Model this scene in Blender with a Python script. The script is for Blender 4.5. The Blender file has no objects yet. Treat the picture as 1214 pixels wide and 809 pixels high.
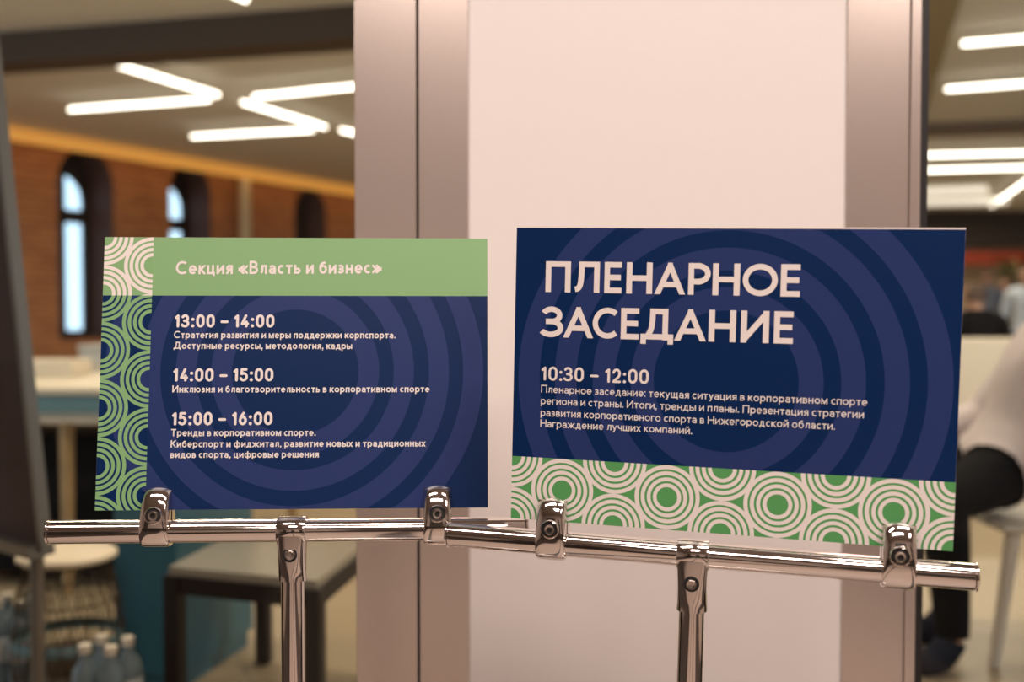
import bpy, bmesh, math, random
from mathutils import Vector, Matrix, noise
random.seed(4)
S = bpy.context.scene
COL = S.collection
PI = math.pi

# ------------------------------------------------------------------ camera
F, HC, PITCH = 1200.0, 1.10, 0.0293          # focal length in px of the 1214 px frame, eye height, tilt down
cam_d = bpy.data.cameras.new('camera')
cam = bpy.data.objects.new('camera', cam_d); COL.objects.link(cam)
cam.location = (0, 0, HC)
cam.rotation_euler = (PI/2 - PITCH, 0, 0)
cam_d.sensor_width = 36.0
cam_d.lens = F*36.0/1214.0
cam_d.clip_start = 0.05
cam_d.dof.use_dof = True
cam_d.dof.focus_distance = 1.06
cam_d.dof.aperture_fstop = 2.7
S.camera = cam

# ------------------------------------------------------------------ world, exposure
S.view_settings.view_transform = 'Standard'
S.view_settings.look = 'None'
S.view_settings.exposure = 0.0
S.view_settings.gamma = 1.0
S.view_settings.use_curve_mapping = False
W = bpy.data.worlds.new('world'); S.world = W
W.use_nodes = True
bg = W.node_tree.nodes['Background']
bg.inputs[0].default_value = (0.55, 0.78, 1.0, 1)
bg.inputs[1].default_value = 2.0
try:
    S.cycles.max_bounces = 10; S.cycles.glossy_bounces = 5; S.cycles.diffuse_bounces = 4
    S.cycles.transparent_max_bounces = 12
    S.cycles.sample_clamp_indirect = 6.0
    S.cycles.caustics_reflective = False; S.cycles.caustics_refractive = False
    S.cycles.use_denoising = True
except Exception:
    pass

# ------------------------------------------------------------------ lights (ceiling lamps of the foyer, added fill for the hall)
def area(name, loc, sx, sy, power, col, rot=(0, 0, 0)):
    l = bpy.data.lights.new(name, 'AREA'); l.shape = 'RECTANGLE'; l.size = sx; l.size_y = sy
    l.energy = power; l.color = col
    o = bpy.data.objects.new(name, l); COL.objects.link(o); o.location = loc; o.rotation_euler = rot
    return o
FOY = (1.0, 0.85, 0.78)
area('foyer_lamp_light', (-0.75, 0.15, 2.97), 1.2, 0.3, 34, FOY)
area('foyer_lamp_light', (0.95, 0.15, 2.97), 1.2, 0.3, 40, FOY)
area('foyer_lamp_light', (-0.2, -1.4, 2.97), 1.2, 0.6, 50, FOY)
area('foyer_lamp_light', (1.9, -1.6, 2.97), 0.6, 1.2, 40, FOY)
HALL = (1.0, 0.85, 0.66)
for p in ((-4.5, 6.0), (0.5, 5.5), (4.2, 6.0), (-3.5, 10.0), (1.0, 10.5), (5.0, 11.0), (0.5, 16.0), (6.5, 17.0), (-1.3, 3.3), (2.6, 3.6), (9.5, 20.0)):
    area('hall_lamp_light', (p[0], p[1], 3.12), 1.6, 0.25, 66, HALL)  # added fill under the hall ceiling, besides the visible tube lamps

# ------------------------------------------------------------------ helpers
def ray(px, py):
    x, y = (px-607.0)/F, (py-404.5)/F
    c, s = math.cos(PITCH), math.sin(PITCH)
    return Vector((x, c - y*s, -s - y*c))
def at(px, py, Y):
    d = ray(px, py); return Vector((0, 0, HC)) + d*(Y/d.y)
def onz(px, py, z):
    d = ray(px, py); return Vector((0, 0, HC)) + d*((z-HC)/d.z)

def srgb(r, g, b):
    f = lambda c: (c/255/12.92) if c/255 <= 0.04045 else ((c/255+0.055)/1.055)**2.4
    return (f(r), f(g), f(b), 1.0)

MATS = {}
def mat(name, col=(0.8, 0.8, 0.8, 1), rough=0.6, metal=0.0, bump=0.0, bscale=60.0, var=0.0, emit=None, es=0.0, spec=0.5, coat=0.0):
    if name in MATS: return MATS[name]
    m = bpy.data.materials.new(name); m.use_nodes = True
    nt = m.node_tree; b = nt.nodes['Principled BSDF']
    b.inputs['Base Color'].default_value = col
    b.inputs['Roughness'].default_value = rough
    b.inputs['Metallic'].default_value = metal
    b.inputs['Specular IOR Level'].default_value = spec
    b.inputs['Coat Weight'].default_value = coat
    if bump or var:
        tc = nt.nodes.new('ShaderNodeTexCoord'); n = nt.nodes.new('ShaderNodeTexNoise')
        n.inputs['Scale'].default_value = bscale; n.inputs['Detail'].default_value = 4
        nt.links.new(tc.outputs['Object'], n.inputs['Vector'])
        if bump:
            bp = nt.nodes.new('ShaderNodeBump'); bp.inputs['Strength'].default_value = bump; bp.inputs['Distance'].default_value = 0.002
            nt.links.new(n.outputs['Fac'], bp.inputs['Height']); nt.links.new(bp.outputs['Normal'], b.inputs['Normal'])
        if var:
            r = nt.nodes.new('ShaderNodeMixRGB'); r.blend_type = 'MULTIPLY'; r.inputs[0].default_value = var
            r.inputs[1].default_value = col; nt.links.new(n.outputs['Fac'], r.inputs[2])
            nt.links.new(r.outputs[0], b.inputs['Base Color'])
    if emit:
        b.inputs['Emission Color'].default_value = emit; b.inputs['Emission Strength'].default_value = es
    MATS[name] = m
    return m

def link(name, bm, m=None, parent=None, smooth=False, mats=None):
    bmesh.ops.recalc_face_normals(bm, faces=bm.faces)
    me = bpy.data.meshes.new(name); bm.to_mesh(me); bm.free()
    for mm in (mats or ([m] if m else [])): me.materials.append(mm)
    if smooth:
        for p in me.polygons: p.use_smooth = True
        try: me.set_sharp_from_angle(angle=math.radians(38))
        except Exception: pass
    o = bpy.data.objects.new(name, me); COL.objects.link(o)
    if parent: o.parent = parent
    return o
def tag(o, label=None, cat=None, group=None, kind=None):
    if label: o['label'] = label
    if cat: o['category'] = cat
    if group: o['group'] = group
    if kind: o['kind'] = kind
    return o
def empty(name, loc, label=None, cat=None, group=None, rot=None):
    o = bpy.data.objects.new(name, None); COL.objects.link(o); o.location = loc; o.empty_display_size = 0.05
    if rot is not None: o.rotation_euler = rot.to_euler() if isinstance(rot, Matrix) else rot
    return tag(o, label, cat, group)
def copy_tree(o, parent=None):
    c = o.copy(); COL.objects.link(c); c.parent = parent
    for ch in list(o.children): copy_tree(ch, c)
    return c

def box(bm, x0, x1, y0, y1, z0, z1, bev=0.0, mi=0):
    vs = [bm.verts.new((x, y, z)) for x in (x0, x1) for y in (y0, y1) for z in (z0, z1)]
    fs = [bm.faces.new([vs[i] for i in q]) for q in ((0, 1, 3, 2), (4, 6, 7, 5), (0, 4, 5, 1), (2, 3, 7, 6), (0, 2, 6, 4), (1, 5, 7, 3))]
    for f in fs: f.material_index = mi
    if bev:
        es = list({e for f in fs for e in f.edges})
        bmesh.ops.bevel(bm, geom=es, offset=bev, segments=2, affect='EDGES', profile=0.5)
    return vs
def frame_of(d):
    d = d.normalized(); u = Vector((0, 0, 1)) if abs(d.z) < 0.9 else Vector((1, 0, 0))
    a = d.cross(u).normalized(); return a, d.cross(a).normalized()
def loft(bm, rings, cap=True, closed=True):
    rv = [[bm.verts.new(p) for p in r] for r in rings]
    n = len(rv[0])
    for a, b in zip(rv, rv[1:]):
        for i in range(n if closed else n-1):
            j = (i+1) % n
            bm.faces.new((a[i], a[j], b[j], b[i]))
    if cap:
        bm.faces.new(rv[0][::-1]); bm.faces.new(rv[-1])
    return rv
def cyl(bm, p0, p1, r0, r1=None, n=24, cap=True):
    p0, p1 = Vector(p0), Vector(p1); r1 = r0 if r1 is None else r1
    a, b = frame_of(p1-p0)
    loft(bm, [[p + (a*math.cos(2*PI*i/n) + b*math.sin(2*PI*i/n))*r for i in range(n)] for p, r in ((p0, r0), (p1, r1))], cap)
def lathe(bm, prof, c=(0, 0, 0), d=(0, 0, 1), n=32, cap=True):
    c, d = Vector(c), Vector(d).normalized(); a, b = frame_of(d)
    loft(bm, [[c + d*h + (a*math.cos(2*PI*i/n) + b*math.sin(2*PI*i/n))*max(r, 1e-5) for i in range(n)] for r, h in prof], cap)
def tube(bm, pts, r, n=8, cap=True):
    pts = [Vector(p) for p in pts]
    rings = []
    for i, p in enumerate(pts):
        d = (pts[min(i+1, len(pts)-1)] - pts[max(i-1, 0)])
        a, b = frame_of(d)
        rr = r[i] if isinstance(r, (list, tuple)) else r
        rings.append([p + (a*math.cos(2*PI*k/n) + b*math.sin(2*PI*k/n))*rr for k in range(n)])
    loft(bm, rings, cap)
def NB(): return bmesh.new()

# ------------------------------------------------------------------ materials
CH = mat('chrome', (0.80, 0.74, 0.70, 1), 0.07, 1.0)
CH2 = mat('satin_nickel', (0.72, 0.65, 0.60, 1), 0.22, 1.0)
BLACK = mat('black_rubber', (0.012, 0.011, 0.011, 1), 0.5)
WALLW = mat('white_paint', (0.80, 0.745, 0.71, 1), 0.75, bump=0.15, bscale=45)
TAUPE = mat('taupe_painted_metal', (0.68, 0.585, 0.525, 1), 0.27, 0.75, bump=0.02, bscale=300)
FOYW = mat('foyer_wall_paint', (0.48, 0.41, 0.37, 1), 0.7)
DARKW = mat('dark_wood', (0.03, 0.022, 0.018, 1), 0.4)
INK = (0.79, 0.715, 0.675, 1)

def math_node(nt, op, a, b=None, c=None):
    n = nt.nodes.new('ShaderNodeMath'); n.operation = op
    for i, v in enumerate((a, b, c)):
        if v is None: continue
        if isinstance(v, (int, float)): n.inputs[i].default_value = v
        else: nt.links.new(v, n.inputs[i])
    return n.outputs[0]
def bands(nt, d, edges):
    """1 inside each (a,b) interval of d, else 0"""
    out = None
    for a, b in edges:
        t = math_node(nt, 'MULTIPLY', math_node(nt, 'GREATER_THAN', d, a), math_node(nt, 'LESS_THAN', d, b))
        out = t if out is None else math_node(nt, 'ADD', out, t)
    return out
def mixc(nt, fac, a, b):
    n = nt.nodes.new('ShaderNodeMixRGB')
    nt.links.new(fac, n.inputs[0])
    for i, v in ((1, a), (2, b)):
        if isinstance(v, tuple): n.inputs[i].default_value = v
        else: nt.links.new(v, n.inputs[i])
    return n.outputs[0]
NAVY, VIOLET = (0.0002, 0.0175, 0.082, 1), (0.019, 0.036, 0.135, 1)
GREEN_L, GREEN_R = (0.225, 0.410, 0.185, 1), (0.095, 0.325, 0.105, 1)
RINGS = [(0.0685, 0.091), (0.107, 0.129), (0.1455, 0.1675), (0.183, 0.205)]
def print_mat(name, mode, spec=0.3):
    """printed film: big target rings, or the packed circle ornament over them"""
    m = bpy.data.materials.new(name); m.use_nodes = True
    nt = m.node_tree; b = nt.nodes['Principled BSDF']
    b.inputs['Roughness'].default_value = 0.34; b.inputs['Specular IOR Level'].default_value = spec
    tc = nt.nodes.new('ShaderNodeTexCoord'); sp = nt.nodes.new('ShaderNodeSeparateXYZ')
    nt.links.new(tc.outputs['Object'], sp.inputs[0])
    u = sp.outputs['X']; v = math_node(nt, 'SUBTRACT', sp.outputs['Z'], 0.1485)
    def dist(a, bb): return math_node(nt, 'SQRT', math_node(nt, 'ADD', math_node(nt, 'MULTIPLY', a, a), math_node(nt, 'MULTIPLY', bb, bb)))
    rings = mixc(nt, bands(nt, dist(u, v), RINGS), NAVY, VIOLET)
    if mode == 'rings':
        nt.links.new(rings, b.inputs['Base Color']); return m
    if mode == 'strip':      # left sign: columns on both edges of a 53 mm strip
        cw, a, u0, v0 = 0.053, 0.0625, -0.210, 0.1485
    else:                    # right sign: eight columns across the foot
        cw, a, u0, v0 = 0.0525, 0.0635, -0.210, -0.0845
    def fold(x, per): # distance to the nearest multiple of per
        w = nt.nodes.new('ShaderNodeMath'); w.operation = 'PINGPONG'; nt.links.new(x, w.inputs[0]); w.inputs[1].default_value = per/2
        return w.outputs[0]
    uu = math_node(nt, 'ADD', u, -u0 + 20*cw); vv = math_node(nt, 'ADD', v, -v0 + 20*a)
    d1 = dist(fold(uu, 2*cw), fold(vv, a))
    d2 = dist(fold(math_node(nt, 'ADD', uu, cw), 2*cw), fold(math_node(nt, 'ADD', vv, a/2), a))
    d = math_node(nt, 'DIVIDE', math_node(nt, 'MINIMUM', d1, d2), a/2)
    line = bands(nt, d, [(0.317, 0.435), (0.505, 0.620), (0.690, 0.810), (0.875, 1.0)])
    if mode == 'foot':
        c = mixc(nt, line, GREEN_R, INK)
    else:
        top = math_node(nt, 'GREATER_THAN', v, 0.0838)
        c = mixc(nt, line, mixc(nt, top, rings, GREEN_L), mixc(nt, top, GREEN_L, INK))
    nt.links.new(c, b.inputs['Base Color'])
    return m

# ------------------------------------------------------------------ setting: floors, ceilings, walls
YP = 1.45                                     # front face of the partition
def px2x(px, Y=YP): return (px-607.0)/F*Y
def tile_mat():
    m = bpy.data.materials.new('floor_tile'); m.use_nodes = True; nt = m.node_tree; b = nt.nodes['Principled BSDF']
    tc = nt.nodes.new('ShaderNodeTexCoord'); mp = nt.nodes.new('ShaderNodeMapping'); mp.inputs['Rotation'].default_value = (0, 0, -0.45)
    br = nt.nodes.new('ShaderNodeTexBrick'); br.offset = 0; br.inputs['Scale'].default_value = 1.0
    br.inputs['Brick Width'].default_value = 0.6; br.inputs['Row Height'].default_value = 0.6; br.inputs['Mortar Size'].default_value = 0.004
    br.inputs['Color1'].default_value = (0.31, 0.24, 0.15, 1); br.inputs['Color2'].default_value = (0.28, 0.215, 0.135, 1); br.inputs['Mortar'].default_value = (0.2, 0.16, 0.11, 1)
    nt.links.new(tc.outputs['Object'], mp.inputs[0]); nt.links.new(mp.outputs[0], br.inputs[0]); nt.links.new(br.outputs[0], b.inputs['Base Color'])
    b.inputs['Roughness'].default_value = 0.35
    return m
bm = NB(); box(bm, -16, 16, YP+0.1, 30, -0.1, 0)
tag(link('floor', bm, tile_mat()), kind='structure')
bm = NB(); box(bm, -4, 4, -5, YP+0.1, -0.1, 0)
def foyer_floor_mat():
    # dark strips added to the unseen floor, shaped to streak the chrome posts
    m = bpy.data.materials.new('striped_stone_floor'); m.use_nodes = True; nt = m.node_tree; b = nt.nodes['Principled BSDF']
    tc = nt.nodes.new('ShaderNodeTexCoord'); sp = nt.nodes.new('ShaderNodeSeparateXYZ'); nt.links.new(tc.outputs['Object'], sp.inputs[0])
    f = bands(nt, sp.outputs['X'], [(-2.6, -0.95), (-0.21, -0.13), (0.55, 0.72), (1.35, 2.2)])
    nt.links.new(mixc(nt, f, (0.36, 0.29, 0.245, 1), (0.035, 0.026, 0.022, 1)), b.inputs['Base Color'])
    b.inputs['Roughness'].default_value = 0.4
    return m
tag(link('floor', bm, foyer_floor_mat()), kind='structure')
CEILM = mat('hall_ceiling_paint', (0.80, 0.76, 0.67, 1), 0.85)
HZ = 3.3
A = onz(10, 150, HZ); B = onz(420, 222, HZ); A.z = B.z = 0
WD = (B-A).normalized(); WN = Vector((WD.y, -WD.x, 0))       # the brick wall's direction, and its normal into the hall
c1 = A + WD*14 - WN*0.5; c0 = A - WN*0.5; c0 = c0 + WD*((YP + 0.1 - c0.y)/WD.y)
bm = NB(); pl = [c0, c1, Vector((16, c1.y, 0)), Vector((16, YP+0.1, 0))]
loft(bm, [[Vector((p.x, p.y, z)) for p in pl] for z in (HZ, HZ+0.1)])
tag(link('ceiling', bm, CEILM), kind='structure')
bm = NB(); box(bm, -4, 4, -5, YP+0.1, 3.0, 3.1)
tag(link('ceiling', bm, FOYW), kind='structure')
bm = NB(); box(bm, px2x(555.6), px2x(1000.5), YP, YP+0.25, 0, 3.3)
tag(link('wall_front', bm, WALLW), kind='structure')
bm = NB(); box(bm, -4, 4, -4.1, -4, 0, 3.0)
tag(link('wall_back', bm, FOYW), kind='structure')
for nm, x in (('wall_left', -3.6), ('wall_right', 3.6)):
    bm = NB(); box(bm, x-0.05, x+0.05, -4, YP-0.01, 0, 3.0)
    tag(link(nm, bm, FOYW), kind='structure')
bm = NB(); box(bm, -3.55, 3.55, -4, -3.97, 0, 0.75)  # unseen dark panelling, added as a dark band for the chrome to reflect
tag(link('trim_1', bm, DARKW), kind='structure')
for k, (x0, x1) in enumerate(((-0.55, 0.30), (1.5, 2.4), (-2.6, -1.8))):  # unseen doors, added to put dark stripes into the chrome reflections
    bm = NB(); box(bm, x0, x1, -3.995, -3.95, 0, 2.1, 0.004)
    d = tag(link('door_%d' % (k+1), bm, DARKW), kind='structure')
    bm = NB(); cyl(bm, (x1-0.08, -3.92, 1.0), (x1-0.20, -3.92, 1.0), 0.01, n=12); cyl(bm, (x1-0.08, -3.95, 1.0), (x1-0.08, -3.915, 1.0), 0.012, n=12); link('door_handle', bm, CH2, d)
# head of the partition
bm = NB(); box(bm, -4, px2x(421), YP, YP+0.25, 2.7, 3.3); box(bm, px2x(1074), 4, YP, YP+0.25, 2.7, 3.3)
tag(link('trim_2', bm, WALLW), kind='structure')
# frame profiles left of the white wall
xa, xb, xc, xd = px2x(421.6), px2x(494.2), px2x(497.0), px2x(555.6)
bm = NB(); box(bm, xa, xb, YP-0.004, YP+0.08, 0, 3.0, 0.001)
tag(link('trim_3', bm, TAUPE), kind='structure')
bm = NB(); box(bm, xc, xd, YP-0.004, YP+0.08, 0, 3.0, 0.001)
tag(link('trim_4', bm, TAUPE), kind='structure')
bm = NB(); box(bm, xb-0.005, xc+0.005, YP+0.012, YP+0.07, 0, 3.0)
tag(link('trim_5', bm, BLACK), kind='structure')
# frame right of the white wall, with a stepped edge and a black gasket
bm = NB(); box(bm, px2x(1000.5), px2x(1074.0), YP-0.004, YP+0.08, 0, 3.0, 0.001)
tag(link('trim_6', bm, TAUPE), kind='structure')
bm = NB(); box(bm, px2x(1074.4), px2x(1086.8), YP-0.008, YP+0.08, 0, 3.0, 0.0015)
tag(link('trim_7', bm, TAUPE), kind='structure')
bm = NB(); box(bm, px2x(1086.8), px2x(1095.2), YP-0.007, YP+0.06, 0, 3.0)
tag(link('trim_8', bm, BLACK), kind='structure')
# glass panes
def glass_mat():
    m = bpy.data.materials.new('clear_glass'); m.use_nodes = True; nt = m.node_tree; nt.nodes.clear()
    o = nt.nodes.new('ShaderNodeOutputMaterial'); mx = nt.nodes.new('ShaderNodeMixShader')
    t = nt.nodes.new('ShaderNodeBsdfTransparent'); t.inputs[0].default_value = (0.965, 0.975, 0.965, 1)
    g = nt.nodes.new('ShaderNodeBsdfGlossy'); g.inputs['Roughness'].default_value = 0.0
    fr = nt.nodes.new('ShaderNodeFresnel'); fr.inputs[0].default_value = 1.24
    nt.links.new(fr.outputs[0], mx.inputs[0]); nt.links.new(t.outputs[0], mx.inputs[1]); nt.links.new(g.outputs[0], mx.inputs[2])
    nt.links.new(mx.outputs[0], o.inputs[0]); return m
GLASS = glass_mat()
bm = NB(); box(bm, -3.5, xa, YP+0.03, YP+0.038, 0, 2.7)
tag(link('window_1', bm, GLASS), kind='structure')
bm = NB(); box(bm, px2x(1095.0), 3.5, YP+0.03, YP+0.038, 0, 2.7)
tag(link('window_2', bm, GLASS), kind='structure')

# ------------------------------------------------------------------ the hall beyond: brick wall with arched windows
def wall_s(px):                                              # where the sight line through px meets the wall
    d = ray(px, 370); d.z = 0
    m = Matrix(((WD.x, -d.x), (WD.y, -d.y))); s, t = m.inverted() @ Vector((-A.x, -A.y)); return s, t*d.y
def brick_mat():
    m = bpy.data.materials.new('red_brick'); m.use_nodes = True; nt = m.node_tree; b = nt.nodes['Principled BSDF']
    tc = nt.nodes.new('ShaderNodeTexCoord'); br = nt.nodes.new('ShaderNodeTexBrick'); br.inputs['Scale'].default_value = 1.0
    br.inputs['Brick Width'].default_value = 0.27; br.inputs['Row Height'].default_value = 0.085; br.inputs['Mortar Size'].default_value = 0.008
    br.inputs['Color1'].default_value = (0.36, 0.14, 0.05, 1); br.inputs['Color2'].default_value = (0.25, 0.085, 0.03, 1); br.inputs['Mortar'].default_value = (0.33, 0.2, 0.11, 1)
    nt.links.new(tc.outputs['Object'], br.inputs[0]); nt.links.new(br.outputs[0], b.inputs['Base Color'])
    b.inputs['Roughness'].default_value = 0.9
    return m
BRICK = brick_mat()
def arch_pts(s0, s1, z0, z1, n=14):
    r = (s1-s0)/2; c = (s0+s1)/2; zs = z1-r
    return [(s0, z0), (s1, z0), (s1, zs)] + [(c+r*math.cos(PI*i/n), zs+r*math.sin(PI*i/n)) for i in range(1, n)] + [(s0, zs)]
opens = []
for pl, pr, ytop in ((70, 137, 178), (203, 252, 196), (350, 388, 224)):
    s0, Y0 = wall_s(pl); s1, Y1 = wall_s(pr)
    opens.append((s0, s1, 0.75, HC + (369.3-ytop)*((Y0+Y1)/2)/F))
cu = bpy.data.curves.new('brick', 'CURVE'); cu.dimensions = '2D'; cu.fill_mode = 'BOTH'; cu.extrude = 0.28
def spl(pts):
    s = cu.splines.new('POLY'); s.points.add(len(pts)-1); s.use_cyclic_u = True
    for p, q in zip(s.points, pts): p.co = (q[0], q[1], 0, 1)
spl([(-13, 0), (14, 0), (14, HZ), (-13, HZ)])
for o_ in opens: spl(arch_pts(*o_))
tmp = bpy.data.objects.new('tmp', cu); COL.objects.link(tmp)
dg = bpy.context.evaluated_depsgraph_get(); me = bpy.data.meshes.new_from_object(tmp.evaluated_get(dg))
bpy.data.objects.remove(tmp)
bw = bpy.data.objects.new('wall_brick', me); COL.objects.link(bw); me.materials.clear(); me.materials.append(BRICK)
# curve x -> along the wall, y -> up, z -> into the hall
bw.matrix_world = Matrix(((WD.x, 0, WN.x, A.x - WN.x*0.28), (WD.y, 0, WN.y, A.y - WN.y*0.28), (0, 1, 0, 0), (0, 0, 0, 1)))
tag(bw, kind='structure')
FRAMEM = mat('dark_window_frame', (0.02, 0.014, 0.012, 1), 0.5)
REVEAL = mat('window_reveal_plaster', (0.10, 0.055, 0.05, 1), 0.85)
for k, (s0, s1, z0, z1) in enumerate(opens):
    def P(s, z, n): return A + WD*s + WN*n + Vector((0, 0, z))
    out = arch_pts(s0, s1, z0, z1); c = ((s0+s1)/2, z1-(s1-s0)/2)
    fw_ = 0.28 if k == 2 else 0.10; inn = arch_pts(s0+fw_, s1-fw_, z0+0.10, z1-0.28)
    bm = NB(); rv = []
    for pts, n in ((out, -0.54), (inn, -0.54), (inn, -0.48), (out, -0.48)):
        rv.append([bm.verts.new(P(p[0], p[1], n)) for p in pts])
    for a_, b_ in zip(rv, rv[1:]+rv[:1]):
        for i in range(len(out)): j = (i+1) % len(out); bm.faces.new((a_[i], a_[j], b_[j], b_[i]))
    def bar(sa, sb, za, zb):
        q = [P(sa, za, -0.53), P(sb, za, -0.53), P(sb, zb, -0.53), P(sa, zb, -0.53)]
        q2 = [p + WN*0.05 for p in q]; loft(bm, [q, q2])
    zt = z0 + (z1-z0)*0.66; cs = (s0+s1)/2
    bar(s0+0.05, s1-0.05, zt-0.09, zt+0.09); bar(cs-0.05, cs+0.05, z0+0.05, z1-0.1)
    w = tag(link('window_%d' % (k+3), bm, FRAMEM), kind='structure')
    bm = NB(); f = bm.faces.new([bm.verts.new(P(p[0], p[1], -0.51)) for p in arch_pts(s0+0.06, s1-0.06, z0+0.06, z1-0.06)])
    link('window_pane', bm, GLASS, w)
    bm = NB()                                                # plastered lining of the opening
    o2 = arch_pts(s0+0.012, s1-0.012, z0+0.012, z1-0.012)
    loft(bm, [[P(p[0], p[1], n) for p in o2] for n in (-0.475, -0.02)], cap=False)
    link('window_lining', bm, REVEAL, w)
# far and side walls of the hall
bm = NB(); box(bm, B.x-1, 14, 23, 23.3, 0, HZ)
tag(link('wall_far', bm, mat('far_wall_plaster', (0.80, 0.58, 0.38, 1), 0.9, var=0.5, bscale=1.5)), kind='structure')
bm = NB(); box(bm, 12, 12.2, YP+0.2, 23, 0, HZ)
tag(link('wall_hall_right', bm, CEILM), kind='structure')
# beams under the hall ceiling
BEAM = mat('dark_brown_beam', (0.085, 0.055, 0.035, 1), 0.7)
def beam(name, p0, p1, w, zb, m):
    d = (p1-p0).normalized(); n = Vector((-d.y, d.x, 0)); bm = NB()
    loft(bm, [[q + n*0 + Vector((0, 0, zb-q.z)), q + n*w + Vector((0, 0, zb-q.z)), q + n*w + Vector((0, 0, HZ-0.001-q.z)), q + Vector((0, 0, HZ-0.001-q.z))] for q in (p0, p1)])
    return tag(link(name, bm, m), kind='structure')
q0, q1 = onz(0, 38, HZ), onz(420, 5, HZ); dd = (q1-q0)
beam('trim_9', q0 - dd*1.2, q1 + dd*0.4, 0.35, HZ-0.24, BEAM)
q0, q1 = onz(1090, 146, HZ), onz(1220, 141, HZ); dd = (q1-q0)
beam('trim_10', q0 - dd*0.8, q1 + dd*3, 0.3, HZ-0.12, mat('brown_beam', (0.20, 0.135, 0.085, 1), 0.7))
q0, q1 = onz(1138, -4, HZ), onz(1094, 140, HZ); dd = (q1-q0)
beam('trim_11', q0 - dd*0.5, q1 + dd*0.4, 0.6, HZ-0.06, mat('olive_soffit', (0.36, 0.29, 0.16, 1), 0.8))
q0, q1 = at(1060, 262, 22.6), at(1260, 258, 22.6)
bm = NB(); box(bm, 6.0, 12, 22.2, 22.99, 2.55, HZ-0.001)
tag(link('trim_12', bm, mat('dark_bulkhead', (0.035, 0.024, 0.018, 1), 0.8)), kind='structure')
# cove light over the brick wall
bm = NB(); loft(bm, [[A + WD*s + WN*0.03 + Vector((0, 0, HZ-0.17)), A + WD*s + WN*0.10 + Vector((0, 0, HZ-0.17)), A + WD*s + WN*0.10 + Vector((0, 0, HZ-0.02)), A + WD*s + WN*0.03 + Vector((0, 0, HZ-0.02))] for s in (-4, 13.5)])
tag(link('cove_light', bm, mat('amber_led_strip', (0.8, 0.5, 0.2, 1), 0.5, emit=(1.0, 0.42, 0.06, 1), es=0.42)),
    'long amber glowing light strip along the top of the brick wall', 'light')
cp = (A+B)/2 + WN*0.35 + Vector((0, 0, HZ-0.12))
lo = area('cove_light_glow', cp, 9.5, 0.1, 16, (1.0, 0.5, 0.15))
lo.rotation_euler = Matrix((WD, WN.cross(WD)*0 + Vector((-WD.y, WD.x, 0)), Vector((0, 0, 1)))).transposed().to_euler()
# service pipe on the brick wall
s_, Y_ = wall_s(282); pp = A + WD*s_ + WN*0.16
bm = NB(); cyl(bm, (0, 0, 0), (0, 0, HZ-0.2), 0.085, n=20)
pt = empty('service_pipe', (pp.x, pp.y, 0), 'cream vertical pipe standing in front of the brick wall between two arched windows', 'pipe')
link('pipe', bm, mat('cream_pipe_paint', (0.50, 0.42, 0.27, 1), 0.6), pt, True)
for z in (0.9, 2.2):
    bm = NB(); lathe(bm, [(0.082, -0.03), (0.1, -0.03), (0.1, 0.03), (0.082, 0.03)], (0, 0, z), n=20); link('clamp_ring', bm, mat('cream_pipe_paint'), pt, True)

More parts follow.
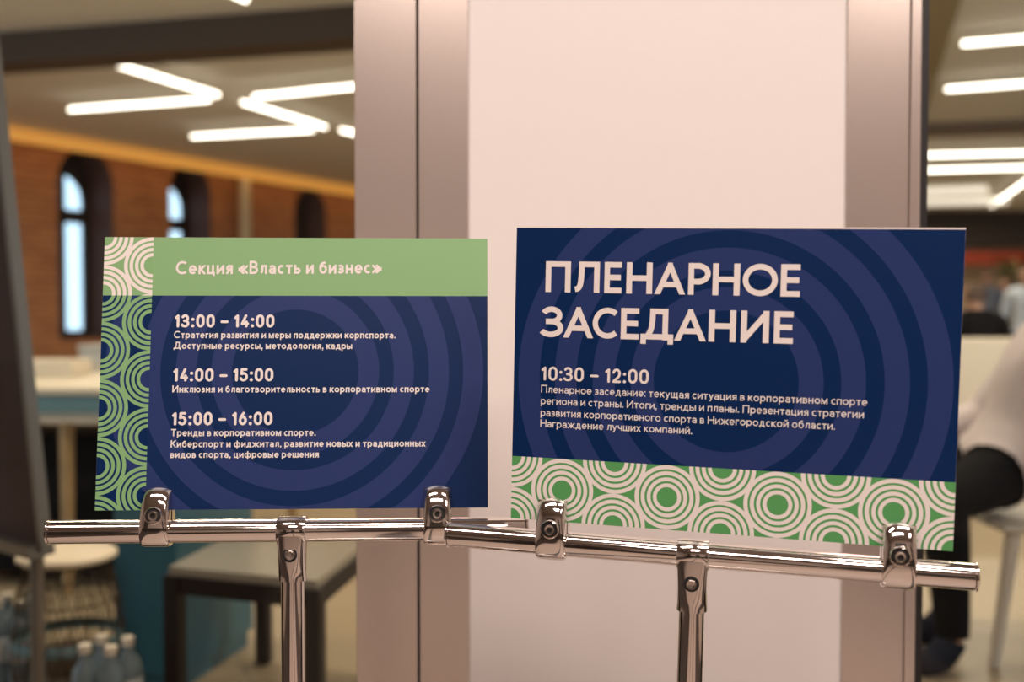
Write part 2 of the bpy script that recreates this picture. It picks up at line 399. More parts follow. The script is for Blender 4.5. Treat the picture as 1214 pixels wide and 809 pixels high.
# ------------------------------------------------------------------ printing: a geometric monoline alphabet
def L(*a): return ('L',)+a
def E(*a): return ('A',)+a                                   # cx, cy, rx, ry, from, to
def Q(*a): return ('S', a)                                   # smooth path
CAPS = {
 'П': (.80, [L(0,0,0,1), L(1,0,1,1), L(0,1,1,1)]),
 'Л': (.86, [L(1,0,1,1), L(.30,1,1,1), Q((.30,1.0),(.29,.62),(.25,.25),(.15,.06),(.0,.02))]),
 'Е': (.60, [L(0,0,0,1), L(0,1,.93,1), L(0,.51,.86,.51), L(0,0,.93,0)]),
 'Н': (.80, [L(0,0,0,1), L(1,0,1,1), L(0,.5,1,.5)]),
 'А': (1.0, [L(.03,-.05,.5,1), L(.97,-.05,.5,1), L(.2,.27,.8,.27)]),
 'Р': (.70, [L(0,0,0,1), L(0,1,.4,1), E(.40,.70,.60,.30,-90,90), L(0,.40,.4,.40)]),
 'О': (1.10, [E(.5,.5,.5,.5,0,360)]),
 'С': (.88, [E(.60,.5,.60,.5,48,312)]),
 'З': (.68, [E(.40,.755,.52,.245,-90,158), E(.36,.26,.64,.26,-152,90), L(.22,.515,.42,.515)]),
 'Д': (1.05, [L(0,.02,1,.02), L(0,-.16,0,.02), L(1,-.16,1,.02), L(.80,0,.80,1), L(.34,1,.80,1), Q((.34,1.0),(.33,.65),(.28,.3),(.15,.02))]),
 'И': (.82, [L(0,0,0,1), L(1,0,1,1), L(0.02,.02,.98,.98)]),
 'Т': (.72, [L(.5,0,.5,1), L(0,1,1,1)]),
 'К': (.72, [L(0,0,0,1), L(.05,.42,.95,1.02), L(.30,.58,1,-.02)]),
 'В': (.68, [L(0,0,0,1), L(0,1,.45,1), E(.45,.765,.45,.235,-90,90), L(0,.53,.5,.53), E(.5,.265,.5,.265,-90,90), L(0,0,.5,0)]),
 '0': (.62, [E(.5,.66,.5,.34,0,180), E(.5,.34,.5,.34,180,360), L(0,.34,0,.66), L(1,.34,1,.66)]),
 '1': (.36, [L(.85,0,.85,.98), L(0,.80,.85,.98)]),
 '2': (.58, [E(.48,.68,.48,.32,-20,165), Q((.93,.57),(.80,.42),(.03,.02)), L(0,0,1,0)]),
 '3': (.58, [E(.42,.745,.50,.255,-90,150), E(.40,.255,.60,.255,-150,90), L(.3,.5,.42,.5)]),
 '4': (.60, [L(.66,1,.0,.24), L(0,.24,1,.24), L(.76,0,.76,.42)]),
 '5': (.58, [L(.12,1,.9,1), L(.12,1,.06,.58), E(.42,.315,.58,.315,-150,125)]),
 '6': (.60, [E(.5,.32,.5,.32,0,360), Q((.04,.42),(.18,.66),(.62,1.0))]),
 '–': (.58, [L(0,.42,1,.42)]),
}
LOW = {   # box is the x-height
 'а': (.56, [L(1,0,1,.62), E(.48,.60,.52,.40,0,150), E(.48,.28,.48,.28,0,360)]),
 'б': (.62, [E(.5,.5,.5,.5,0,360), Q((.0,.5),(.03,1.0),(.35,1.36),(.92,1.48))]),
 'в': (.54, [L(0,0,0,1), L(0,1,.5,1), E(.5,.765,.42,.235,-90,90), L(0,.53,.55,.53), E(.55,.265,.45,.265,-90,90), L(0,0,.55,0)]),
 'г': (.42, [L(0,0,0,1), L(0,1,1,1)]),
 'д': (.68, [L(0,.02,1,.02), L(0,-.24,0,.02), L(1,-.24,1,.02), L(.80,0,.80,1), L(.34,1,.80,1), Q((.34,1.0),(.33,.6),(.28,.3),(.15,.02))]),
 'е': (.62, [E(.5,.5,.5,.5,0,318), L(0,.5,1,.5)]),
 'ж': (.92, [L(.5,0,.5,1), L(0,-.03,.44,.54), L(0,1.03,.44,.46), L(1,-.03,.56,.54), L(1,1.03,.56,.46)]),
 'з': (.48, [E(.42,.755,.50,.245,-90,150), E(.40,.26,.60,.26,-150,90), L(.25,.515,.42,.515)]),
 'и': (.60, [L(0,0,0,1), L(1,0,1,1), L(.02,.02,.98,.98)]),
 'й': (.60, [L(0,0,0,1), L(1,0,1,1), L(.02,.02,.98,.98), E(.5,1.60,.30,.22,190,350)]),
 'к': (.54, [L(0,0,0,1), L(.05,.40,.95,1.03), L(.30,.58,1,-.03)]),
 'л': (.58, [L(1,0,1,1), L(.30,1,1,1), Q((.30,1.0),(.28,.5),(.22,.15),(.0,.02))]),
 'м': (.74, [L(0,0,0,1), L(1,0,1,1), L(.02,.97,.5,.14), L(.98,.97,.5,.14)]),
 'н': (.58, [L(0,0,0,1), L(1,0,1,1), L(0,.5,1,.5)]),
 'о': (.66, [E(.5,.5,.5,.5,0,360)]),
 'п': (.57, [L(0,0,0,1), L(1,0,1,1), L(0,1,1,1)]),
 'р': (.64, [L(0,-.45,0,1), E(.5,.5,.5,.5,0,360)]),
 'с': (.52, [E(.60,.5,.60,.5,48,312)]),
 'т': (.52, [L(.5,0,.5,1), L(0,1,1,1)]),
 'у': (.58, [L(0,1.03,.52,.06), Q((1,1.03),(.5,.0),(.36,-.34),(.05,-.45))]),
 'ф': (.92, [L(.5,-.42,.5,1.45), E(.27,.5,.27,.5,0,360), E(.73,.5,.27,.5,0,360)]),
 'х': (.54, [L(0,-.03,1,1.03), L(0,1.03,1,-.03)]),
 'ц': (.62, [L(0,0,0,1), L(.84,0,.84,1), L(0,0,1,0), L(1,-.26,1,0)]),
 'ч': (.54, [L(1,0,1,1), L(0,.72,0,1), E(.5,.72,.5,.32,180,270), L(.5,.40,1,.40)]),
 'ш': (.84, [L(0,0,0,1), L(.5,0,.5,1), L(1,0,1,1), L(0,0,1,0)]),
 'щ': (.90, [L(0,0,0,1), L(.45,0,.45,1), L(.9,0,.9,1), L(0,0,1,0), L(1,-.26,1,0)]),
 'ы': (.78, [L(0,0,0,1), L(0,.58,.36,.58), E(.36,.29,.30,.29,-90,90), L(0,0,.36,0), L(1,0,1,1)]),
 'ь': (.52, [L(0,0,0,1), L(0,.58,.5,.58), E(.5,.29,.5,.29,-90,90), L(0,0,.5,0)]),
 'ю': (.88, [L(0,0,0,1), L(0,.5,.3,.5), E(.65,.5,.35,.5,0,360)]),
 'я': (.54, [L(1,0,1,1), L(.45,1,1,1), E(.45,.735,.42,.265,90,270), L(.45,.47,1,.47), L(.55,.47,.02,-.03)]),
 '«': (.74, [L(.45,.92,.0,.5), L(.0,.5,.45,.08), L(1,.92,.55,.5), L(.55,.5,1,.08)]),
 '»': (.74, [L(0,.92,.45,.5), L(.45,.5,0,.08), L(.55,.92,1,.5), L(1,.5,.55,.08)]),
}
XH = 0.69
def clip_poly(p, lo, hi, ax):
    for sgn, lim in ((1, lo), (-1, -hi)):
        out = []
        for i in range(len(p)):
            a, b = p[i], p[(i+1) % len(p)]
            da, db = sgn*a[ax]-lim, sgn*b[ax]-lim
            if da >= 0: out.append(a)
            if (da >= 0) != (db >= 0):
                t = da/(da-db); out.append((a[0]+(b[0]-a[0])*t, a[1]+(b[1]-a[1])*t))
        p = out
        if not p: break
    return p
def glyph_polys(ch, sw, rnd):
    """polygons of one letter, cap height 1, stroke sw; returns (advance width, polygons)"""
    h = 1.0
    if ch in CAPS: w, prim = CAPS[ch]
    elif ch in LOW: w, prim = LOW[ch]; h = XH
    elif ch in '.:,':
        r = sw*0.62; ps = []
        def disc(cx, cy): ps.append((len(ps), [(cx+r*math.cos(2*PI*i/16), cy+r*math.sin(2*PI*i/16)) for i in range(16)]))
        disc(r, r)
        if ch == ':': disc(r, 0.62)
        if ch == ',': ps.append((2, [(r*0.9, r*1.2), (r*1.95, r*1.2), (r*1.1, -r*1.8), (r*0.1, -r*1.8)]))
        return 2*r, ps
    iw, ih = w-sw, h-sw
    def T(x, y): return (sw/2 + x*iw, sw/2 + y*ih)
    polys = []; layer = [0]
    def add(p, up=True):
        layer[0] += up; polys.append((layer[0], p))
    def quad(a, b, e):
        dx, dy = b[0]-a[0], b[1]-a[1]; l = math.hypot(dx, dy) or 1e-9; dx, dy = dx/l, dy/l
        a = (a[0]-dx*e, a[1]-dy*e); b = (b[0]+dx*e, b[1]+dy*e); nx, ny = -dy*sw/2, dx*sw/2
        return [(a[0]+nx, a[1]+ny), (a[0]-nx, a[1]-ny), (b[0]-nx, b[1]-ny), (b[0]+nx, b[1]+ny)]
    def disc(c): add([(c[0]+sw/2*math.cos(2*PI*i/16), c[1]+sw/2*math.sin(2*PI*i/16)) for i in range(16)])
    for pr in prim:
        if pr[0] == 'L':
            a, b = T(pr[1], pr[2]), T(pr[3], pr[4])
            ax = abs(a[0]-b[0]) < 1e-6 or abs(a[1]-b[1]) < 1e-6
            if rnd:
                add(quad(a, b, 0)); disc(a); disc(b)
            else:
                q = quad(a, b, sw/2 if ax else sw*0.9)
                ylo = min(0, sw/2 + min(pr[2], pr[4])*ih - sw/2) if min(pr[2], pr[4]) < -0.1 else 0
                q = clip_poly(q, ylo if not ax else -9, h if not ax else 9, 1)
                q = clip_poly(q, 0, w, 0) if not ax and ch not in 'АКкЖжхуМм' else q
                if ch == 'А' and not ax: q = clip_poly(q, *((-1, w/2+sw*0.45) if pr[1] < .5 else (w/2-sw*0.45, 2)), 0)
                if len(q) > 2: add(q)
        else:
            if pr[0] == 'A':
                _, cx, cy, rx, ry, a0, a1 = pr; n = max(8, int(abs(a1-a0)/9))
                pts = [T(cx+rx*math.cos(math.radians(a0+(a1-a0)*i/n)), cy+ry*math.sin(math.radians(a0+(a1-a0)*i/n))) for i in range(n+1)]
                closed = abs(a1-a0) > 359
            else:
                k = [T(*p) for p in pr[1]]; pts = []; closed = False
                for i in range(len(k)-1):
                    p0, p1, p2, p3 = k[max(i-1, 0)], k[i], k[i+1], k[min(i+2, len(k)-1)]
                    for j in range(6):
                        t = j/6
                        pts.append(tuple(0.5*(2*p1[c]+(p2[c]-p0[c])*t+(2*p0[c]-5*p1[c]+4*p2[c]-p3[c])*t*t+(3*p1[c]-p0[c]-3*p2[c]+p3[c])*t**3) for c in (0, 1)))
                pts.append(k[-1])
            if closed: pts = pts[:-1]
            lft, rgt = [], []; N = len(pts)
            for i in range(N):
                p, q = (pts[i-1], pts[(i+1) % N]) if closed else (pts[max(i-1, 0)], pts[min(i+1, N-1)])
                dx, dy = q[0]-p[0], q[1]-p[1]; l = math.hypot(dx, dy) or 1e-9
                nx, ny = -dy/l*sw/2, dx/l*sw/2
                lft.append((pts[i][0]+nx, pts[i][1]+ny)); rgt.append((pts[i][0]-nx, pts[i][1]-ny))
            for i in range(N if closed else N-1):
                j = (i+1) % N; add([lft[i], rgt[i], rgt[j], lft[j]], i == 0)
            if rnd and not closed: disc(pts[0]); disc(pts[-1])
    return w, polys
def text_line(bm, txt, u0, u1, v0, v1, cap, sw, rnd=False, y=-0.0004, boxes=None):
    """set txt from u0 to u1, baseline running v0 -> v1; letters are moved, or stretched a little, to fill the width"""
    gap = 0.13; items = []; x = 0.0; k = 0
    for ch in txt:
        if ch == ' ': x += 0.30; continue
        w, ps = glyph_polys(ch, sw, rnd)
        if boxes: items.append((boxes[k], w, ps)); k += 1
        else: items.append(((x, x+w), w, ps)); x += w + gap
    total = x - gap
    for (a, b), w, ps in items:
        for lay, p in ps:
            vs = []
            for (gx, gy) in p:
                if boxes: uu = a + (b-a)*gx/w
                else: uu = u0 + (a+gx)*(u1-u0)/total
                vs.append(bm.verts.new((uu, y - lay*1.5e-5, 0.1485 + v0 + (v1-v0)*(uu-u0)/(u1-u0) + gy*cap)))
            if len(vs) > 2: bm.faces.new(vs)
INKM = mat('printed_white_ink', INK, 0.45)

# ------------------------------------------------------------------ the two programme signs
def frame(c, u, v):
    u = Vector(u).normalized(); v = Vector(v); v = (v - u*v.dot(u)).normalized(); n = u.cross(v)
    M = Matrix((u, -n, v)).transposed().to_4x4(); M.translation = Vector(c) + Vector((0, 0, HC)) - v*0.1485
    return M
ML = frame((-0.2366, 1.1045, -0.0659), (0.999, 0.0441, -0.0011), (-0.0047, 0.1314, 0.9913))
MR = frame((0.2055, 0.9749, -0.0677), (0.9699, -0.2424, -0.0238), (0.0207, -0.0154, 0.9997))
BOARD = mat('white_board_core', (0.82, 0.74, 0.68, 1), 0.5)
def sign(M, label):
    t = empty('programme_sign', M.translation, label, 'sign', rot=M.to_3x3())
    bm = NB(); box(bm, -0.21, 0.21, 0, 0.003, 0, 0.297)
    link('board', bm, BOARD, t)
    return t
def film(name, t, x0, x1, v0, v1, m, y=-0.0002):
    bm = NB(); box(bm, x0, x1, y, 0.00005, v0+0.1485, v1+0.1485)
    return link(name, bm, m, t)
sL = sign(ML, 'programme sign with green header, green ring strip and three blocks of session times')
film('print_film', sL, -0.157, 0.2099, -0.1484, 0.0838, print_mat('blue_ring_print_satin', 'rings', 0.42))
film('header_band', sL, -0.157, 0.2099, 0.0838, 0.1484, mat('green_print', GREEN_L, 0.4))
film('ornament_strip', sL, -0.2099, -0.157, -0.1484, 0.1484, print_mat('ring_strip_print', 'strip'))
bm = NB(); text_line(bm, 'Секция «Власть и бизнес»', -.132, .0928, .1072, .1087, .0148, .175); link('header_lettering', bm, INKM, sL)
for t_, v in (('13:00 – 14:00', .0486), ('14:00 – 15:00', -.0105), ('15:00 – 16:00', -.0581)):
    bm = NB(); text_line(bm, t_, -.1315, -.0238, v, v, .0144, .195, True); link('time_lettering', bm, INKM, sL)
for lines in ((('Стратегия развития и меры поддержки корпспорта.', .1087, .0369), ('Доступные ресурсы, методология, кадры', .0613, .0250)),
              (('Инклюзия и благотворительность в корпоративном спорте', .1462, -.0225),),
              (('Тренды в корпоративном спорте.', .0232, -.0697), ('Киберспорт и фиджитал, развитие новых и традиционных', .1418, -.0818), ('видов спорта, цифровые решения', .0267, -.0931))):
    bm = NB()
    for t_, u1, v in lines: text_line(bm, t_, -.132, u1, v, v-.0003, .0078, .165)
    link('description_lettering', bm, INKM, sL)
sR = sign(MR, 'large blue programme sign with plenary session title and green ring border along its foot')
film('print_film', sR, -0.2099, 0.2099, -0.0845, 0.1471, print_mat('blue_ring_print', 'rings'))
film('ornament_strip', sR, -0.2099, 0.2099, -0.1484, -0.0845, print_mat('ring_foot_print', 'foot'))
def titl(row, xs):
    return [(-0.1790 + (a-xs[0][0])*sc, 0) for a, b in xs]
def uR(px, py):                               # a point of the photograph on the right sign's face
    d = ray(px, py); n = MR.to_3x3() @ Vector((0, 1, 0)); t = (MR.translation - Vector((0, 0, HC))).dot(n)/d.dot(n)
    return (MR.inverted() @ (Vector((0, 0, HC)) + d*t)).x
row1 = [(647, 676.6), (678.7, 710.9), (716.7, 738.1), (742.8, 773.4), (776.2, 812.6), (816.1, 842.4), (845, 877.2), (880.6, 922.1), (925.7, 949.9)]
row2 = [(643, 668), (668, 703.4), (702.7, 733.2), (736.2, 758.6), (759.7, 798.5), (799.7, 837.3), (840.3, 872.5), (878.4, 911.8), (917.7, 941.6)]
bm = NB()
text_line(bm, 'ПЛЕНАРНОЕ', -.179, .068, .083, .083, .0307, .176, boxes=[(uR(a, 333), uR(b, 333)) for a, b in row1])
text_line(bm, 'ЗАСЕДАНИЕ', -.180, .063, .0378, .0383, .0307, .176, boxes=[(uR(a, 387), uR(b, 387)) for a, b in row2])
link('title_lettering', bm, INKM, sR)
bm = NB(); text_line(bm, '10:30 – 12:00', -.1813, -.0734, -.0061, -.0054, .0142, .165, True); link('time_lettering', bm, INKM, sR)
bm = NB()
for t_, u1, v in (('Пленарное заседание: текущая ситуация в корпоративном спорте', .1306, -.0184), ('региона и страны. Итоги, тренды и планы. Презентация стратегии', .1280, -.0302),
                  ('развития корпоративного спорта в Нижегородской области.', .1027, -.0422), ('Награждение лучших компаний.', -.0299, -.0532)):
    text_line(bm, t_, -.1812, u1, v, v+.0009*(u1+.1812)/.31, .0077, .125)
link('description_lettering', bm, INKM, sR)

# ------------------------------------------------------------------ chrome stands
BV, BR, BN = -0.0225, 0.0125, 0.0015          # bar axis: below the board foot (local z), radius, local y
def bake(bm, M, org):
    X = Matrix.Translation(-Vector(org)) @ M
    for v in bm.verts: v.co = X @ v.co
def jaw(u, side):
    """side +1 front, -1 rear; one half of a panel clamp, barrel shaped across its width"""
    gap = 0.0021
    O = [(0.0, -16.5), (6.5, -15.6), (12.5, -11.2), (16.2, -4), (17.3, 4), (17.0, 12), (16.0, 21), (14.6, 30), (12.0, 37.5), (8.2, 43.2), (4.4, 46.2), (gap*1000, 46.8)]
    I = [(0.0, -12.7), (4.8, -11.8), (9.0, -9.0), (12.0, -4.2), (12.7, 1), (11.6, 5.4), (8.5, 9.6), (4.4, 12), (gap*1000, 12.8), (gap*1000, 24), (gap*1000, 36), (gap*1000, 44)]
    rings = []; hw = 14.6
    for k in range(13):
        a = -1 + 2*k/12; x = hw*math.sin(a*PI/2); e = 1-math.sqrt(max(0, 1-abs(math.sin(a*PI/2))**5*0.75))
        dm = 3.4*(x/hw)**2; r = [(i[0]+(o[0]-i[0])*(1-0.55*e), i[1]+(o[1]-i[1])*(1-0.55*e) - dm*max(0, (o[1]-24)/23)) for o, i in zip(O, I)]
        rings.append([Vector((u + x/1000, BN - side*(p[0]/1000), BV + p[1]/1000)) for p in r + I[::-1]])
    bm = NB(); loft(bm, rings); return bm
def screw_bm(u, y, z, r=0.0053):
    bm = NB()
    lathe(bm, [(0.0, 0.0006), (r*0.48, 0.0006), (r*0.52, 0.0034), (r*0.86, 0.0036), (r, 0.0026), (r, -0.004), (0, -0.004)], (u, y, z), (0, -1, 0), 24, cap=False)
    return bm
def stand(M, u0, u1, ut, clamps, vert, label):
    tee = M @ Vector((ut, BN, BV))
    down = Vector((0, 0, -1)) if vert else -(M.to_3x3() @ Vector((0, 0, 1)))
    foot = tee + down*(tee.z/-down.z); foot.z = 0
    t = empty('sign_stand', foot, label, 'sign stand', 'chrome tube sign stands')
    def put(name, bm, m, par=t, smooth=True, X=M):
        bake(bm, X, foot); return link(name, bm, m, par, smooth)
    bm = NB(); lathe(bm, [(BR-0.0006, 0), (BR, 0.0006), (BR, u1-u0-0.0006), (BR-0.0006, u1-u0)], (u0, BN, BV), (1, 0, 0), 48)
    put('crossbar', bm, CH)
    for x, s in ((u0, -1), (u1, 1)):
        bm = NB(); lathe(bm, [(BR-0.0004, 0.0004), (BR+0.0006, 0.0010), (BR+0.0006, 0.0024), (BR-0.002, 0.0036), (0.004, 0.0042), (0, 0.0042)], (x, BN, BV), (s, 0, 0), 40)
        put('end_cap', bm, CH)
    # tee joint: a sleeve on the bar and a socket that turns from flat faced to round on its way down
    dl = (M.to_3x3().inverted() @ down).normalized()
    bm = NB(); hw, R0 = 0.0152, 0.0153
    lathe(bm, [(BR+0.0004, 0), (R0-0.0006, 0), (R0, 0.0008), (R0, 2*hw-0.0008), (R0-0.0006, 2*hw), (BR+0.0004, 2*hw)], (ut-hw, BN, BV), (1, 0, 0), 40, cap=False)
    rings = []
    for k in range(15):
        f = k/14; ex = 7.0 - 4.9*min(1, f*1.15); q = Vector((ut, BN, BV)) + dl*(0.004 + 0.0505*f); ring = []
        a = 0.0151 + 0.0006*math.sin(f*PI)*-1.5; b = 0.0150
        for i in range(48):
            c_, s_ = math.cos(2*PI*i/48), math.sin(2*PI*i/48)
            ring.append(q + Vector((a*math.copysign(abs(c_)**(2/ex), c_), b*math.copysign(abs(s_)**(2/ex), s_), 0)))
        rings.append(ring)
    loft(bm, rings, cap=False)
    last = rings[-1]; c0 = sum(last, Vector())/48
    loft(bm, [last, [c0 + (p-c0)*0.84 for p in last], [c0 + (p-c0)*0.84 - dl*0.012 for p in last]], cap=False)
    tj = put('tee_joint', bm, CH)
    qs = Vector((ut, BN, BV)) + dl*0.0255
    bm = NB(); lathe(bm, [(0.0058, 0.0), (0.0076, 0.0), (0.0076, 0.0011), (0.0058, 0.0011)], (qs.x, qs.y-0.0146, qs.z), (0, -1, 0), 28, cap=False); lathe(bm, [(0.0, 0.0003), (0.0074, 0.0003)], (qs.x, qs.y-0.0148, qs.z), (0, -1, 0), 28, cap=False)
    put('screw_recess', bm, BLACK, tj)  # black ring and disc stand in for the shade of the screw hole
    put('screw', screw_bm(qs.x, qs.y-0.0158, qs.z, 0.0050), CH2, tj)
    # post and base
    p0 = tee + down*0.040
    bm = NB(); cyl(bm, p0 - foot, Vector((0, 0, 0.012)), BR, n=40); link('post', bm, CH, t, True)
    bm = NB(); lathe(bm, [(0.0, 0.0), (0.15, 0.0), (0.152, 0.004), (0.148, 0.008), (0.03, 0.012), (0.024, 0.03), (0.0132, 0.034)], (0, 0, 0), (0, 0, 1), 48, cap=False); link('base_plate', bm, CH2, t, True)
    for cu_ in clamps:
        c = put('clamp', jaw(cu_, 1), CH)
        put('rear_jaw', jaw(cu_, -1), CH, c)
        bm = NB(); z = BV + 0.0172; y = BN - 0.0172
        lathe(bm, [(0.0070, 0.004), (0.0074, 0.0006), (0.0084, -0.0008), (0.0096, 0.0004), (0.0104, 0.004)], (cu_, y, z), (0, 1, 0), 32, cap=False)
        put('boss_ring', bm, CH, c)
        bm = NB(); lathe(bm, [(0.0, 0.0), (0.0074, 0.0)], (cu_, y+0.0002, z), (0, 1, 0), 28, cap=False)
        put('screw_recess', bm, BLACK, c)  # flat black disc, the shaded depth around the screw given as colour
        put('screw', screw_bm(cu_, y+0.0016, z, 0.0053), CH2, c)
    return t
stand(ML, -0.2555, 0.2507, -0.0008, (-0.1440, 0.1555), True, 'chrome tube stand holding the programme sign with the green header')
stand(MR, -0.2750, 0.2290, -0.0255, (-0.1663, 0.1629), False, 'chrome tube stand holding the large plenary session sign, its bar overlapping the other')
# ------------------------------------------------------------------ tube lamps under the hall ceiling
LED = mat('led_diffuser', (0.9, 0.88, 0.82, 1), 0.4, emit=(1.0, 0.90, 0.76, 1), es=5.5)
BEAMGLOW = mat('dim_led_diffuser', (0.9, 0.88, 0.82, 1), 0.4, emit=(1.0, 0.88, 0.72, 1), es=0.85)  # light on pale beam faces, put in as a weak glow; no lamps
LAMPB = mat('lamp_housing_white', (0.7, 0.66, 0.58, 1), 0.5)
HANG = 3.2
def tube_lamp(px0, py0, px1, py1, label, led=LED, r=0.021, z=HANG):
    p0, p1 = onz(px0, py0, z), onz(px1, py1, z); c = (p0+p1)/2; d = (p1-p0)/2
    t = empty('tube_lamp', c, label, 'light', 'tube lamps under the hall ceiling')
    bm = NB(); dn = d.normalized(); L_ = d.length
    lathe(bm, [(0, -L_), (r*0.6, -L_+0.003), (r*0.92, -L_+r*0.5), (r, -L_+r), (r, L_-r), (r*0.92, L_-r*0.5), (r*0.6, L_-0.003), (0, L_)], (0, 0, 0), dn, 16, cap=False)
    link('diffuser', bm, led, t, True)
    a = Vector((-dn.y, dn.x, 0)); bm = NB()
    loft(bm, [[q + a*0.02 + Vector((0, 0, r*0.8)), q - a*0.02 + Vector((0, 0, r*0.8)), q - a*0.02 + Vector((0, 0, r+0.02)), q + a*0.02 + Vector((0, 0, r+0.02))] for q in (-d*0.98, d*0.98)])
    link('housing', bm, LAMPB, t)
    for f in (-0.7, 0.7):
        bm = NB(); cyl(bm, d*f + Vector((0, 0, r+0.015)), d*f + Vector((0, 0, HZ-z-0.001)), 0.006, n=8); link('hanger', bm, LAMPB, t)
for a in ((116, 70, 259, 113, 'glowing tube lamp upper left, sloping down to the right above its partner'),
          (82, 130, 249, 118, 'leftmost glowing tube lamp, its right end meeting the lamp above'),
          (300, 115, 446, 100, 'glowing tube lamp running behind the left grey door frame, top bar of the second pair'),
          (287, 121, 386, 151, 'short glowing tube lamp sloping down to the right in the second pair'),
          (227, 162, 372, 154, 'lowest glowing tube lamp, closest above the brick wall'),
          (396, 47, 470, 76, 'glowing tube lamp high beside the left grey door frame, mostly hidden by it'),
          (404, 154, 470, 170, 'short end of a glowing tube lamp low beside the left grey door frame'),
          (245, -22, 293, 0, 'glowing tube lamp cut off by the top edge, in front of the dark beam'),
          (1140, 52, 1275, 41, 'topmost glowing tube lamp seen through the right pane'),
          (1121, 106, 1270, 95, 'second glowing tube lamp from the top through the right pane'),
          (1060, 185, 1275, 180, 'long glowing tube lamp just below the brown beam through the right pane'),
          (1062, 203, 1275, 197, 'long glowing tube lamp, lower of the close parallel pair'),
          (1176, 244, 1226, 208, 'diagonal glowing tube lamp lowest through the right pane')):
    tube_lamp(*a)
tube_lamp(1050, 229, 1172, 225, 'dim pale strip lamp beyond the close parallel pair', BEAMGLOW, 0.07)
tube_lamp(1050, 241, 1195, 238, 'farthest dim pale strip lamp, just above the dark bulkhead', BEAMGLOW, 0.07)

